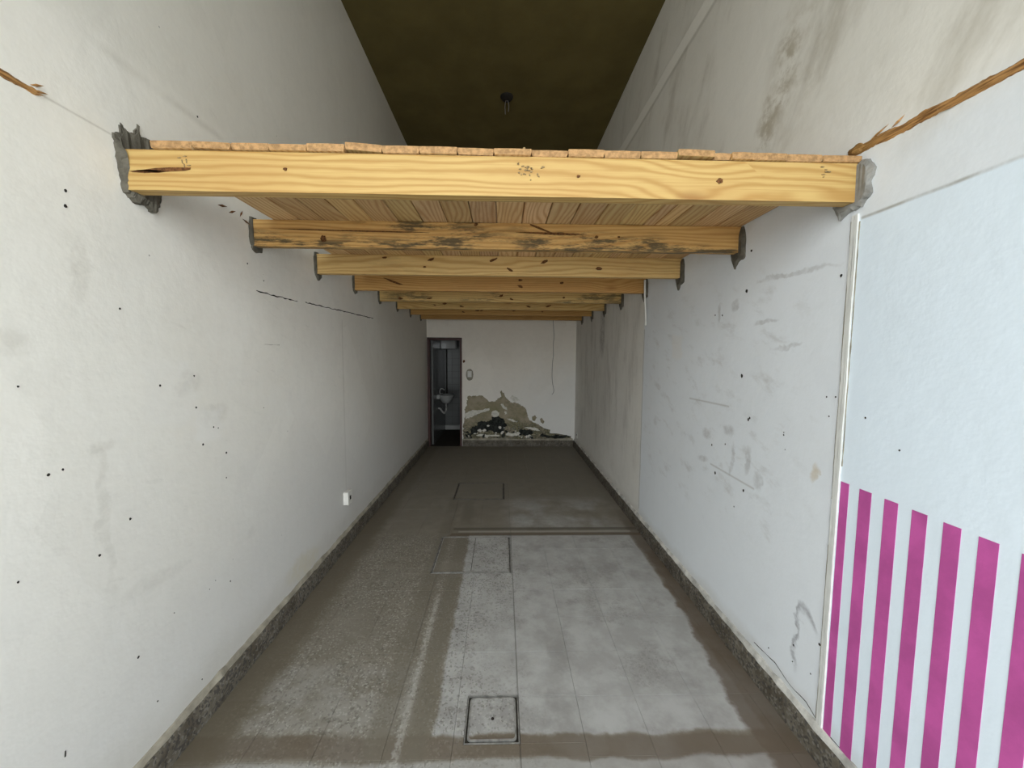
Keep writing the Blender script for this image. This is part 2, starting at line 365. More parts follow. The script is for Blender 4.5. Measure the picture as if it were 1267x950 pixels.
def tag(o, label, cat, group=None):
    o['label'] = label; o['category'] = cat
    if group: o['group'] = group
    return o
def empty(name, loc=(0, 0, 0)):
    o = bpy.data.objects.new(name, None); C.objects.link(o); o.location = loc; o.empty_display_size = 0.1; return o
def tube(name, pts, r, m, parent=None, n=8):
    cu = bpy.data.curves.new(name, 'CURVE'); cu.dimensions = '3D'; cu.bevel_depth = r; cu.bevel_resolution = 2; cu.use_fill_caps = True
    s = cu.splines.new('POLY'); s.points.add(len(pts)-1)
    for p, q in zip(s.points, pts): p.co = (*q, 1)
    t = bpy.data.objects.new(name, cu); C.objects.link(t)
    dg = bpy.context.evaluated_depsgraph_get(); me = bpy.data.meshes.new_from_object(t.evaluated_get(dg))
    bpy.data.objects.remove(t); bpy.data.curves.remove(cu)
    for p in me.polygons: p.use_smooth = True
    me.name = name; me.materials.clear()
    return link(name, me, m, parent)
def smooth_path(pts, k=4):
    out = []
    for i in range(len(pts)-1):
        p0 = Vector(pts[max(i-1, 0)]); p1 = Vector(pts[i]); p2 = Vector(pts[i+1]); p3 = Vector(pts[min(i+2, len(pts)-1)])
        for j in range(k):
            t = j / k
            out.append(0.5*((2*p1) + (p2-p0)*t + (2*p0-5*p1+4*p2-p3)*t*t + (3*p1-p0-3*p2+p3)*t**3))
    out.append(Vector(pts[-1])); return [tuple(p) for p in out]

def patch(name, parent, m, pts, plane, depth, jit=0.006, sub=4, dome=0.45, seed=0, flat=None):
    """rough-edged lump of plaster/mortar on a wall. pts: outline in wall coordinates (a, z);
    plane: 'L' (x=0, facing +x), 'R' (x=W, facing -x) or 'B' (y=YB, facing -y)"""
    rg = random.Random(seed)
    out = []
    n = len(pts)
    for i in range(n):
        a, b = pts[i], pts[(i+1) % n]
        L = math.hypot(b[0]-a[0], b[1]-a[1])
        k = max(1, min(sub, int(L / max(jit*1.0, 1e-4))))
        for j in range(k):
            t = j / k; w = 0 if j == 0 else 1
            out.append((a[0]+(b[0]-a[0])*t + w*rg.uniform(-jit, jit), a[1]+(b[1]-a[1])*t + w*rg.uniform(-jit, jit)))
    def put(a, z, h):
        if plane == 'L': return (h, a, z)
        if plane == 'R': return (W-h, a, z)
        return (a, YB-h, z)
    ca = sum(p[0] for p in out)/len(out); cz = sum(p[1] for p in out)/len(out)
    bm = bmesh.new(); rings = []; raw = out; m_ = len(out)
    soft = [(sum(out[(i+k) % m_][0] for k in range(-3, 4))/7, sum(out[(i+k) % m_][1] for k in range(-3, 4))/7) for i in range(m_)]
    for s, h in ((1.0, -0.004), (0.985, depth*(1-dome)), (0.86, depth*0.92)):
        ring = []
        for p in (soft if s < 0.9 else raw):
            a_, z_ = ca+(p[0]-ca)*s, cz+(p[1]-cz)*s; hh = h
            if flat and h > 0: hh = h * (1.0 if z_ < flat else max(0.22, 1 - (z_-flat)*14)); 
            ring.append(bm.verts.new(put(a_, z_, hh + (rg.uniform(-.10, .10)*depth if h > 0 else 0))))
        rings.append(ring)
    for r0, r1 in zip(rings, rings[1:]):
        for i in range(len(out)):
            j = (i+1) % len(out); bm.faces.new((r0[i], r0[j], r1[j], r1[i]))
    f = bm.faces.new(rings[-1]); bmesh.ops.triangulate(bm, faces=[f])
    return done(name, bm, m, parent)

# ------------------------------------------------------------------ room shell
T = 0.15
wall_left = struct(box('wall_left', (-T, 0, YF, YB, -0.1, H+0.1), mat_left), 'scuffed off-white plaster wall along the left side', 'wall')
wall_right = struct(box('wall_right', (W, W+T, YF, YB, -0.1, H+0.1), mat_right), 'stained bluish-white wall along the right side with magenta stripes', 'wall')
ceiling = struct(box('ceiling', (-T, W+T, YF, YB+T, H, H+0.15), mat_ceiling), 'dark olive-brown painted ceiling high above the deck', 'ceiling')
DX0, DX1, DH = 0.025, 0.642, 2.052
bm = box_bm(DX1, W+T, YB, YB+0.14, -0.1, H+0.1); box_bm(-T, DX0, YB, YB+0.14, -0.1, H+0.1, bm=bm); box_bm(DX0, DX1, YB, YB+0.14, DH, H+0.1, bm=bm)
wall_back = struct(done('wall_back', bm, mat_back), 'off-white back wall with damp peeling plaster and a doorway', 'wall')
bm = box_bm(-T-0.6, W+T+0.6, YF-0.2, YF, OPEN_H, H+0.1); box_bm(-T-0.6, 0, YF-0.2, YF, -0.1, OPEN_H, bm=bm); box_bm(W, W+T+0.6, YF-0.2, YF, -0.1, OPEN_H, bm=bm)
struct(done('wall_front', bm, mat_trim), 'shop-front wall around the open entrance', 'wall')
struct(box('pavement', (-12, 15, -14, YF-0.001, -0.12, -0.01), mat_pave), 'concrete pavement outside the open shop front', 'pavement')

# floor: slab plus individual 30 cm terrazzo tiles
floor = struct(box('floor', (-T, W+T, YF, YB+1.8, -0.12, -0.016), mat_slab), 'worn grey-brown terrazzo tile floor with cement stains', 'floor')
covers = [(1.247, 1.503, 1.602, 1.852), (0.845, 1.494, 2.958, 3.585), (0.825, 1.448, 4.530, 5.135)]
full_tile = None
def tile(x0, x1, y0, y1):
    global full_tile
    g = 0.0006
    if x1-x0 < 0.006 or y1-y0 < 0.006: return
    fullsize = abs(x1-x0-0.3) < 1e-5 and abs(y1-y0-0.3) < 1e-5
    w, d = (x1-x0)/2-g, (y1-y0)/2-g
    if fullsize and full_tile: me = full_tile
    else:
        bm = box_bm(-w, w, -d, d, -0.0155, 0.0)
        top = [e for e in bm.edges if all(v.co.z > -0.001 for v in e.verts)]
        bmesh.ops.bevel(bm, geom=top, offset=0.0006, segments=1, affect='EDGES')
        me = bpy.data.meshes.new('tile'); bm.to_mesh(me); bm.free()
        if fullsize: full_tile = me
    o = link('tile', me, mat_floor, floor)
    o.location = ((x0+x1)/2, (y0+y1)/2, random.uniform(-0.0006, 0.0))
def cut(rects, c):
    out = []
    for a0, a1, b0, b1 in rects:
        if a1 <= c[0] or a0 >= c[1] or b1 <= c[2] or b0 >= c[3]: out.append((a0, a1, b0, b1)); continue
        if b0 < c[2]: out.append((a0, a1, b0, c[2]))
        if b1 > c[3]: out.append((a0, a1, c[3], b1))
        m0, m1 = max(b0, c[2]), min(b1, c[3])
        if a0 < c[0]: out.append((a0, c[0], m0, m1))
        if a1 > c[1]: out.append((c[1], a1, m0, m1))
    return out
for j in range(-10, 19):
    y0 = 1.84 + 0.3*j; y1 = min(y0+0.3, YB); y0 = max(y0, YF)
    if y1 <= y0: continue
    for i in range(10):
        rs = [(0.3*i, min(0.3*i+0.3, W), y0, y1)]
        for c in covers: rs = cut(rs, c)
        for r in rs: tile(*r)

# skirtings, with the plaster fillet that has crumbled over them
def skirting(name, path, inward, label):
    """path: list of wall-line points; inward: unit vector into the room"""
    prof = [(-0.004, -0.012), (0.026, -0.012), (0.028, 0.085), (0.022, 0.118), (-0.004, 0.122)]
    bm = bmesh.new(); rows = []
    for k, (px, py) in enumerate(path):
        row = []
        for i, (d, z) in enumerate(prof):
            q = mnoise.noise(Vector((px*9, py*9, i*3.1)))*0.005 if i in (1, 2, 3) else 0
            row.append(bm.verts.new((px+inward[0]*(d+q), py+inward[1]*(d+q), z + (q*0.7 if i > 1 else 0))))
        rows.append(row)
    for r0, r1 in zip(rows, rows[1:]):
        for i in range(len(prof)-1): bm.faces.new((r0[i], r0[i+1], r1[i+1], r1[i]))
    bm.faces.new(rows[0]); bm.faces.new(rows[-1])
    o = struct(done(name, bm, mat_skirt), label, 'baseboard')
    bm = bmesh.new(); rows = []
    for px, py in path:
        n1 = mnoise.noise(Vector((px*5, py*5, 9.0))); n2 = mnoise.noise(Vector((px*17, py*17, 4.0)))
        h = 0.146 + 0.012*n1 + 0.008*n2; d = 0.017 + 0.006*n2
        row = [bm.verts.new((px+inward[0]*dd, py+inward[1]*dd, zz)) for dd, zz in ((-0.003, 0.108), (d, 0.112), (d*0.75, 0.128+0.006*n2), (0.006, h), (-0.003, h+0.004))]
        rows.append(row)
    for r0, r1 in zip(rows, rows[1:]):
        for i in range(4): bm.faces.new((r0[i], r0[i+1], r1[i+1], r1[i]))
    done('plaster_fillet', bm, mat_fillet2 if name == 'baseboard_right' else mat_fillet, o)
    return o
N = 190
skirting('baseboard_left', [(0, YF + (YB-YF)*i/N) for i in range(N+1)], (1, 0), 'grimy terrazzo skirting along the left wall')
skirting('baseboard_right', [(W, YF + (YB-YF)*i/N) for i in range(N+1)], (-1, 0), 'grimy terrazzo skirting along the right wall')
skirting('baseboard_back', [(DX1+0.02 + (W-DX1-0.05)*i/60, YB) for i in range(61)], (0, -1), 'damp-stained grey skirting under the back wall')

# ------------------------------------------------------------------ doorway and the washroom behind it
d1 = struct(empty('door_1', (DX0, YB, 0)), 'open doorway with dark red-brown painted frame in the back wall', 'door')
def dpart(name, dims):
    o = box(name, dims, mat_frame, d1, 0.004); o.matrix_parent_inverse = Matrix.Translation((-DX0, -YB, 0)); return o
dpart('door_jamb', (DX0-0.02, DX0+0.030, YB-0.018, YB+0.15, 0, DH+0.004))
dpart('door_jamb', (DX1-0.030, DX1+0.012, YB-0.018, YB+0.15, 0, DH+0.004))
dpart('door_head', (DX0+0.030, DX1-0.030, YB-0.018, YB+0.15, DH-0.045, DH+0.004))
BX0, BX1, BY1 = 0.09, 1.30, 8.90
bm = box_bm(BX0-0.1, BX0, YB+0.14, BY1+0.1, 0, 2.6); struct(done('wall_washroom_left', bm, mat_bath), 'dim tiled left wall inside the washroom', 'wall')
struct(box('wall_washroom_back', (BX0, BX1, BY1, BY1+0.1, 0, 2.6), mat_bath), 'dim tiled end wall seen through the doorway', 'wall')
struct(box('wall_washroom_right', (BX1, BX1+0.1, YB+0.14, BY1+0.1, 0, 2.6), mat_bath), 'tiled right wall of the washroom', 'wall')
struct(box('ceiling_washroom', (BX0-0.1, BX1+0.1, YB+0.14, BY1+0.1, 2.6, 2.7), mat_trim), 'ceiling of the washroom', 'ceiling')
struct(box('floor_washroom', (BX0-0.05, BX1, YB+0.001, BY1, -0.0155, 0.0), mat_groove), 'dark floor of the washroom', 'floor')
struct(box('baseboard_washroom', (BX0, BX1, BY1-0.03, BY1, 0, 0.10), mat_porcelain, None, 0.006), 'pale ledge at the foot of the washroom end wall', 'baseboard')

def lathe(name, prof, m, parent, loc, n=24, sx=1.0, sy=1.0):
    bm = bmesh.new(); rows = []
    for r, z in prof: rows.append([bm.verts.new((loc[0]+r*sx*math.cos(2*math.pi*k/n), loc[1]+r*sy*math.sin(2*math.pi*k/n), loc[2]+z)) for k in range(n)])
    for r0, r1 in zip(rows, rows[1:]):
        for k in range(n): bm.faces.new((r0[k], r0[(k+1) % n], r1[(k+1) % n], r1[k]))
    bm.faces.new(rows[0]); bm.faces.new(rows[-1])
    return done(name, bm, m, parent, True)
basin = tag(empty('wash_basin'), 'white porcelain wash basin on the washroom left wall', 'wash basin')
lathe('bowl', [(0.05, -0.17), (0.10, -0.15), (0.17, -0.07), (0.20, 0.0), (0.205, 0.012), (0.19, 0.014), (0.165, 0.0), (0.12, -0.08), (0.03, -0.11)], mat_porcelain, basin, (0.255, 7.95, 0.90), 28, 0.8, 1.1)
box('back_ledge', (BX0-0.004, 0.155, 7.74, 8.16, 0.84, 0.93), mat_porcelain, basin, 0.012)
tube('tap', smooth_path([(0.125, 7.95, 0.92), (0.125, 7.95, 1.00), (0.16, 7.95, 1.04), (0.22, 7.95, 1.01)]), 0.011, mat_metal, basin)
tube('drain_pipe', smooth_path([(0.25, 7.95, 0.74), (0.25, 7.95, 0.60), (0.22, 7.95, 0.53), (0.17, 7.95, 0.56), (0.13, 7.95, 0.62), (0.085, 7.95, 0.63)]), 0.02, mat_metal, basin)
cis = tag(empty('wall_cistern'), 'pale box cistern mounted high on the washroom left wall', 'cistern')
box('tank', (BX0-0.003, 0.42, 8.30, 8.55, 1.86, 2.08), mat_porcelain, cis, 0.015)
box('tank_lid', (BX0-0.003, 0.43, 8.29, 8.56, 2.081, 2.11), mat_porcelain, cis, 0.008)
tube('flush_pipe', [(0.20, 8.42, 1.87), (0.20, 8.42, 0.6)], 0.016, mat_dark, cis)

# ------------------------------------------------------------------ mezzanine deck of pine
deck = tag(empty('mezzanine_deck', (W/2, 1.514, 2.345)), 'raw pine mezzanine deck of cross beams and long boards between the walls', 'mezzanine')
inv = Matrix.Translation((-W/2, -1.514, -2.345))
Y1, SP, ZB, BH, BT = 1.514, 0.7392, 2.345, 0.146, 0.052
tints = [(1.05, 1.02, 0.94, 0.0), (1.22, 1.08, 0.98, 0.85), (1.36, 1.36, 1.42, 0.12), (1.10, 0.92, 0.78, 0.08),
         (1.30, 1.30, 1.30, 0.70), (1.25, 1.22, 1.15, 0.20), (1.05, 0.88, 0.68, 0.05), (1.0, 0.82, 0.62, 0.1)]
blabels = ['clean bright yellow pine beam at the front edge', 'orange pine beam with black-green mould streaks', 'pale pine beam with angled dark knots',
           'plain orange-brown pine beam', 'pine beam speckled with dark mould', 'thin-looking pale pine beam near the back', 'shaded brown pine beam near the back', 'rearmost pine beam in front of the back wall']
beams = []
for k in range(8):
    yb = Y1 + SP*k
    x0, x1 = (0.012, W-0.008) if k == 0 else (0.002, W-0.002)
    bm = bmesh.new(); n = 28; rows = []
    hx = (x1-x0)/2; sec = [(-0.5, 0), (-0.5, 0.05), (-0.5, 0.95), (-0.46, 1), (0.5, 1), (0.5, 0.03), (0.46, 0), (-0.44, 0)]
    for i in range(n+1):
        x = -hx + 2*hx*i/n; row = []
        for s, t in sec:
            j = mnoise.noise(Vector((x*2.2, s*3+k*7.3, t*3)))
            row.append(bm.verts.new((x, s*BT + 0.0018*j, t*BH - BH/2 + 0.0018*j)))
        rows.append(row)
    for r0, r1 in zip(rows, rows[1:]):
        for i in range(len(sec)): bm.faces.new((r0[i], r0[(i+1) % len(sec)], r1[(i+1) % len(sec)], r1[i]))
    bm.faces.new(rows[0]); bm.faces.new(list(reversed(rows[-1])))
    o = done('beam', bm, mat_beam, deck); o.matrix_parent_inverse = inv
    o.location = ((x0+x1)/2, yb+BT/2, ZB+BH/2); o.color = tints[k]; o['label'] = blabels[k]; beams.append(o)

def disc_part(name, parent, m, cx, cy, cz, rx, rz, tilt=0.0, seed=1, depth=0.0012, pinv=None):
    """small irregular knot or split set in a beam's front face"""
    rg = random.Random(seed); bm = bmesh.new(); fr, bk = [], []
    for i in range(14):
        a = 2*math.pi*i/14; r = rg.uniform(0.75, 1.15); u, w = rx*math.cos(a)*r, rz*math.sin(a)*r
        p = (cx + u*math.cos(tilt) - w*math.sin(tilt), cz + u*math.sin(tilt) + w*math.cos(tilt))
        fr.append(bm.verts.new((p[0], cy-depth, p[1]))); bk.append(bm.verts.new((p[0], cy+0.006, p[1])))
    for i in range(14):
        j = (i+1) % 14; bm.faces.new((fr[i], fr[j], bk[j], bk[i]))
    bm.faces.new(fr)
    o = done(name, bm, m, parent)
    if pinv is not None: o.matrix_parent_inverse = pinv
    return o
def on_beam(k, name, m, x, t, rx, rz, tilt=0.0, seed=1):
    o = beams[k]
    p = Matrix.Translation(-Vector((o.location)))
    q = disc_part(name, o, m, x, Y1+SP*k-0.0014, ZB+BH*t, rx, rz, tilt, seed, pinv=p)
    return q
# x positions along each beam (metres from the left wall), t: share of its height
on_beam(0, 'split', mat_knot, 0.155, 0.50, 0.115, 0.0075, 0.06, 3)
on_beam(0, 'split', mat_knot, 0.10, 0.45, 0.060, 0.005, 0.0, 5)
for i, (dx, t) in enumerate(((0.215, 0.80), (0.225, 0.70), (0.235, 0.84), (0.24, 0.72), (0.248, 0.62), (0.232, 0.60))):
    on_beam(0, 'ink_stamp', mat_ink, dx, t, 0.002 if i % 2 else 0.007, 0.009 if i % 2 else 0.002, 0.1, 20+i)
for x, t, r, s in ((0.60, 0.57, 0.008, 1), (1.70, 0.53, 0.007, 2), (2.245, 0.48, 0.014, 3)): on_beam(0, 'knot', mat_knot, x, t, r, r*0.75, 0.1, s)
rg = random.Random(11)
for i in range(26): on_beam(0, 'ink_stamp', mat_ink, 1.505+rg.gauss(0, 0.022), 0.62+rg.gauss(0, 0.17), rg.uniform(.002, .006), rg.uniform(.0015, .004), rg.uniform(-.6, .6), 40+i)
for i in range(9): on_beam(0, 'ink_stamp', mat_ink, 2.655+rg.gauss(0, 0.008), 0.74+rg.gauss(0, 0.09), rg.uniform(.003, .008), rg.uniform(.001, .003), 0.0, 80+i)
for x, t, rx, rz, a, s in ((1.70, 0.62, 0.20, 0.006, -0.02, 1), (1.63, 0.80, 0.075, 0.006, -0.35, 2), (1.95, 0.52, 0.012, 0.008, 0.1, 3), (2.08, 0.53, 0.008, 0.006, 0, 4), (1.26, 0.92, 0.012, 0.008, 0.2, 5), (0.55, 0.62, 0.42, 0.004, -0.01, 6), (0.40, 0.30, 0.018, 0.022, 0, 7)):
    on_beam(1, 'split' if rx > 0.05 else 'knot', mat_knot, x, t, rx, rz, a, s)
for x, t, rx, rz, a, s in ((0.87, 0.78, 0.028, 0.010, 0.35, 1), (1.34, 0.80, 0.032, 0.010, 0.4, 2), (1.73, 0.74, 0.032, 0.011, 0.45, 3), (1.47, 0.30, 0.028, 0.010, -0.5, 4), (2.15, 0.42, 0.026, 0.012, -0.15, 5), (0.52, 0.85, 0.018, 0.008, 0.1, 6), (0.82, 0.40, 0.014, 0.008, 0.1, 7)):
    on_beam(2, 'knot', mat_knot, x, t, rx, rz, a, s)
for x, t, rx, rz, a, s in ((0.38, 0.55, 0.10, 0.010, -0.35, 1), (1.58, 0.75, 0.02, 0.012, 0, 2), (1.58, 0.35, 0.03, 0.012, -0.4, 3), (1.98, 0.6, 0.02, 0.012, 0.1, 4)):
    on_beam(3, 'knot', mat_knot, x, t, rx, rz, a, s)
for k in (4, 5, 6):
    rg = random.Random(90+k)
    for i in range(5): on_beam(k, 'knot', mat_knot, rg.uniform(0.2, 2.6), rg.uniform(0.2, 0.5), rg.uniform(0.015, 0.04), rg.uniform(0.008, 0.014), rg.uniform(-.4, .4), i)

edges = [0.118, 0.268, 0.408, 0.547, 0.684, 0.823, 0.960, 1.100, 1.241, 1.378, 1.520, 1.659, 1.797, 1.937, 2.078, 2.219, 2.284, 2.362, 2.499, 2.642, 2.794]
lift = {5: (0.012, 0.003), 14: (0.011, 0.008), 1: (0.004, 0.0), 8: (0.002, 0.0)}
PT = 0.024
rg = random.Random(5)
for i in range(len(edges)-1):
    gap = 0.0005; ch = rg.choice((0.0015, 0.0025, 0.0035, 0.0050))
    x0, x1 = edges[i]+gap, edges[i+1]-gap
    w = (x1-x0)/2; ya, yb = Y1 - rg.uniform(0.0, 0.012), YB-0.004; Ln = (yb-ya)/2
    l0, l1 = lift.get(i, (0.0005, 0.0005)); th = PT + rg.uniform(-0.0025, 0.0025)
    bm = bmesh.new(); rows = []
    for k in range(17):
        t = k/16; y = -Ln + 2*Ln*t; fade = max(0.0, 1 - t*5)
        row = []
        for sx, sz in ((-1, 0.55), (-1, 1), (-0.97, 1.06), (0, 1.10), (0.97, 1.06), (1, 1), (1, 0.55), (1-ch/w, 0), (0, 0.0), (-1+ch/w, 0)):
            lf = (l0*(1-sx)/2 + l1*(1+sx)/2)*fade
            row.append(bm.verts.new((sx*w, y, sz*th*0.93 + lf)))
        rows.append(row)
    for r0, r1 in zip(rows, rows[1:]):
        for q in range(10): bm.faces.new((r0[q], r0[(q+1) % 10], r1[(q+1) % 10], r1[q]))
    bm.faces.new(rows[0]).material_index = 1; bm.faces.new(list(reversed(rows[-1])))
    o = done('plank', bm, mat_plank, deck); o.data.materials.append(mat_end); o.matrix_parent_inverse = inv
    o.location = ((x0+x1)/2, (ya+yb)/2, ZB+BH+0.001)
    v = rg.uniform(0.82, 1.15); o.color = (v, v*rg.uniform(0.90, 1.0), v*rg.uniform(0.78, 1.0), rg.choice((0.0, 0.0, 0.1)))
box('nailing_strip', (0.60, 2.30, Y1+BT+0.0005, Y1+BT+0.022, ZB+0.006, ZB+0.05), mat_beam, deck, 0.003).matrix_parent_inverse = inv

# ------------------------------------------------------------------ mortar around the beam ends (part of the walls)
patch('mortar_patch', wall_left, mat_cement, [(1.488, 2.535), (1.512, 2.548), (1.520, 2.588), (1.545, 2.572), (1.572, 2.580), (1.588, 2.622), (1.600, 2.580), (1.640, 2.590), (1.675, 2.560), (1.665, 2.46), (1.660, 2.38), (1.652, 2.330), (1.632, 2.300), (1.600, 2.318), (1.560, 2.310), (1.515, 2.335), (1.505, 2.40), (1.497, 2.47)], 'L', 0.034, 0.005, 5, 0.45, 1, 2.475)
patch('mortar_patch', wall_right, mat_cement_pale, [(1.500, 2.500), (1.478, 2.492), (1.450, 2.448), (1.468, 2.405), (1.458, 2.360), (1.495, 2.320), (1.545, 2.318), (1.590, 2.298), (1.625, 2.362), (1.60, 2.44), (1.57, 2.49)], 'R', 0.022, 0.004, 4, 0.5, 2)
for k in range(1, 8):
    yb = Y1+SP*k; rg = random.Random(k)
    s = 1.0 + 0.10*k
    patch('mortar_patch', wall_left, mat_cement, [(yb-0.012, ZB+BH+0.012), (yb-0.020*s, ZB+0.10), (yb-0.016*s, ZB+0.02), (yb-0.006, ZB-0.012), (yb+0.035, ZB-rg.uniform(0.030, 0.05)), (yb+0.085, ZB-0.02), (yb+0.092, ZB+0.03), (yb+0.075, ZB+0.12), (yb+0.04, ZB+BH+0.02)], 'L', 0.016, 0.004, 3, 0.5, 10+k)
    patch('mortar_patch', wall_right, mat_cement, [(yb-0.014, ZB+BH-0.002), (yb-0.034, ZB+0.09), (yb-0.040, ZB-0.005), (yb-0.035, ZB-0.040), (yb+0.020, ZB-0.050), (yb+0.050, ZB-rg.uniform(0.07, 0.09)), (yb+0.085, ZB-0.02), (yb+0.092, ZB+0.03), (yb+0.075, ZB+0.12), (yb+0.04, ZB+BH)], 'R', 0.022, 0.004, 3, 0.5, 30+k)

# ------------------------------------------------------------------ right wall: stripes, trim strip, torn ledge
sy = [(1.466, 1.503), (1.372, 1.421), (1.275, 1.323), (1.182, 1.229), (1.089, 1.136), (1.000, 1.046), (0.907, 0.953), (0.814, 0.860), (0.721, 0.767)]
for i, (a0, a1) in enumerate(sy):
    o = box('painted_stripe', (W-0.0012, W+0.002, a0, a1, 0.150, 1.238 - 0.002*i), mat_pink, wall_right)
    o['label'] = 'upright magenta painted stripe'
tr = struct(empty('trim_1', (W, 1.52, 0.14)), 'narrow white cover strip running up the right wall beside the stripes', 'trim')
ti = Matrix.Translation((-W, -1.52, -0.14))
def strip(name, y0, y1, z0, z1, h, m, seed):
    bm = bmesh.new(); rows = []; n = 60
    for i in range(n+1):
        z = z0 + (z1-z0)*i/n; q = 0.003*mnoise.noise(Vector((seed, z*4, 0))); e = 0.002*mnoise.noise(Vector((seed+5, z*25, 0)))
        rows.append([bm.verts.new(p) for p in ((W+0.003, y0+q-e, z), (W-h, y0+q-e, z), (W-h, y1+q+e, z), (W+0.003, y1+q+e, z))])
    for r0, r1 in zip(rows, rows[1:]):
        for i in range(4): bm.faces.new((r0[i], r0[(i+1) % 4], r1[(i+1) % 4], r1[i]))
    bm.faces.new(rows[0]); bm.faces.new(rows[-1])
    o = done(name, bm, m, tr); o.matrix_parent_inverse = ti; return o
strip('cover_strip', 1.508, 1.520, 0.15, 2.30, 0.007, mat_trim, 1)
strip('cover_strip', 1.5225, 1.536, 0.15, 2.30, 0.005, mat_trim, 2)
for y, z0, z1, s in ((1.504, 1.30, 2.27, 1), (1.541, 1.15, 2.28, 2), (1.541, 0.16, 0.95, 3), (1.5213, 0.16, 2.25, 4)):
    o = strip('glue_line', y-0.0018, y+0.0018, z0, z1, 0.0015, mat_fillet, 10+s); o['label'] = 'thin grimy glue line'

def torn(name, a0, a1, z0, z1, h0, h1, plane, n, seed, depth):
    """ragged strip of torn veneer and old glue, standing proud of the wall"""
    rg = random.Random(seed); bm = bmesh.new(); rows = []
    nz = lambda a, f, o: mnoise.noise(Vector((a*f, o+seed, 0.3)))
    for i in range(n+1):
        t = i/n; a = a0+(a1-a0)*t; z = z0+(z1-z0)*t + 0.006*nz(a, 9, 1.7); h = (h0+(h1-h0)*t)*0.5
        up = h*(1+0.7*nz(a, 11, 5.1)+rg.uniform(-.15, .25)*(rg.random() < .4)); dn = h*(1+0.6*nz(a, 13, 9.4)+rg.uniform(-.1, .15)); d = depth*(1+0.8*nz(a, 20, 3.3))
        if i in (0, n): up *= 0.5; dn *= 0.5; d *= 0.5
        prof = ((-0.003, -dn), (d*0.5, -dn*0.8), (d, -dn*0.1), (d*0.55, up*0.5), (-0.003, up))
        rows.append([bm.verts.new((p if plane == 'L' else W-p, a, z+q)) for p, q in prof])
    for r0, r1 in zip(rows, rows[1:]):
        for i in range(4): bm.faces.new((r0[i], r0[i+1], r1[i+1], r1[i]))
        bm.faces.new((r0[4], r0[0], r1[0], r1[4]))
    bm.faces.new(rows[0]); bm.faces.new(rows[-1])
    return bm
def splinter(name, parent, plane, a, z, L, ang, m, w=0.004):
    bm = bmesh.new(); ca, sa = math.cos(ang), math.sin(ang); X = (lambda d: d if plane == 'L' else W-d)
    vs = [bm.verts.new((X(d), a+u*ca-v*sa, z+u*sa+v*ca)) for u, v, d in ((-L/2, 0, -0.001), (0, w, 0.004), (L/2, 0, 0.009), (0, -w, 0.003), (0, 0, 0.010))]
    for i in range(4): bm.faces.new((vs[i], vs[(i+1) % 4], vs[4]))
    return done(name, bm, m, parent)
tl = tag(done('torn_wood_strip', torn('t', 1.565, 0.30, 2.552, 2.495, 0.038, 0.026, 'R', 150, 3, 0.007), mat_torn), 'long torn orange-brown strip of old wood glued along the right wall', 'wood strip')
bm = bmesh.new(); bmesh.ops.create_icosphere(bm, subdivisions=3, radius=0.022)
for v in bm.verts:
    v.co *= 1 + 0.45*mnoise.noise(v.co*60); v.co = Vector((W-0.004+v.co.x*0.6, 1.535+v.co.y*1.5, 2.553+v.co.z*0.8))
done('glue_lump', bm, mat_torn, tl)
for a, z, L, ang in ((1.45, 2.568, 0.08, -0.4), (1.22, 2.518, 0.10, 0.06), (1.38, 2.568, 0.05, -0.6)):
    splinter('splinter', tl, 'R', a, z, L, ang, mat_torn)
tl2 = tag(done('torn_wood_strip', torn('t', 1.268, 0.30, 2.525, 2.510, 0.028, 0.032, 'L', 120, 8, 0.006), mat_torn), 'short torn brown end of a wood strip on the left wall', 'wood strip')
for a, z, L, ang in ((1.262, 2.545, 0.035, 0.5), (1.268, 2.53, 0.04, 0.25), (1.255, 2.52, 0.045, 0.1)):
    splinter('splinter', tl2, 'L', a, z, L, ang, mat_torn)

# ------------------------------------------------------------------ holes, plugs and slits in the walls
plug_me = None
def plug(parent, plane, a, z, r, seed):
    rg = random.Random(seed); bm = bmesh.new(); X = (lambda d: d if plane == 'L' else W-d)
    f0 = []; f1 = []; f2 = []
    for i in range(9):
        t = 2*math.pi*i/9; q = r*0.75*rg.uniform(0.75, 1.2)
        f0.append(bm.verts.new((X(-0.003), a+q*math.cos(t), z+q*1.15*math.sin(t)))); f1.append(bm.verts.new((X(0.0015), a+q*0.95*math.cos(t), z+q*1.1*math.sin(t))))
        f2.append(bm.verts.new((X(0.0004), a+q*0.5*math.cos(t), z+q*0.55*math.sin(t))))
    for i in range(9):
        j = (i+1) % 9; bm.faces.new((f0[i], f0[j], f1[j], f1[i])); bm.faces.new((f1[i], f1[j], f2[j], f2[i]))
    bm.faces.new(f2)
    return done('wall_plug', bm, mat_dark, parent)
Rp = [(2.186, 2.114, .013), (2.190, 1.631, .013), (2.162, 2.332, .009), (1.571, 2.076, .008), (1.601, 1.574, .004), (1.557, 1.578, .004), (1.582, 1.493, .004), (1.420, 1.513, .005),
      (1.513, 1.547, .004), (1.690, 0.382, .006), (1.550, 0.497, .007), (1.835, 1.372, .004), (2.415, 0.988, .012), (2.120, 0.976, .010), (2.111, 1.389, .010), (1.286, 1.421, .004),
      (2.502, 2.010, .007), (2.42, 2.0, .007), (1.513, 0.30, .007), (1.585, 0.33, .004), (2.47, 1.16, .008), (2.10, 1.40, .008), (1.69, 0.30, .004), (1.515, 2.215, .006), (2.32, 1.20, .006), (1.49, 2.335, .004), (1.835, 1.36, .005), (1.82, 1.29, .003), (1.85, 0.24, .005), (2.2, 0.85, .005)]
for i, (a, z, r) in enumerate(Rp): plug(wall_right, 'R', a, z, r, i)
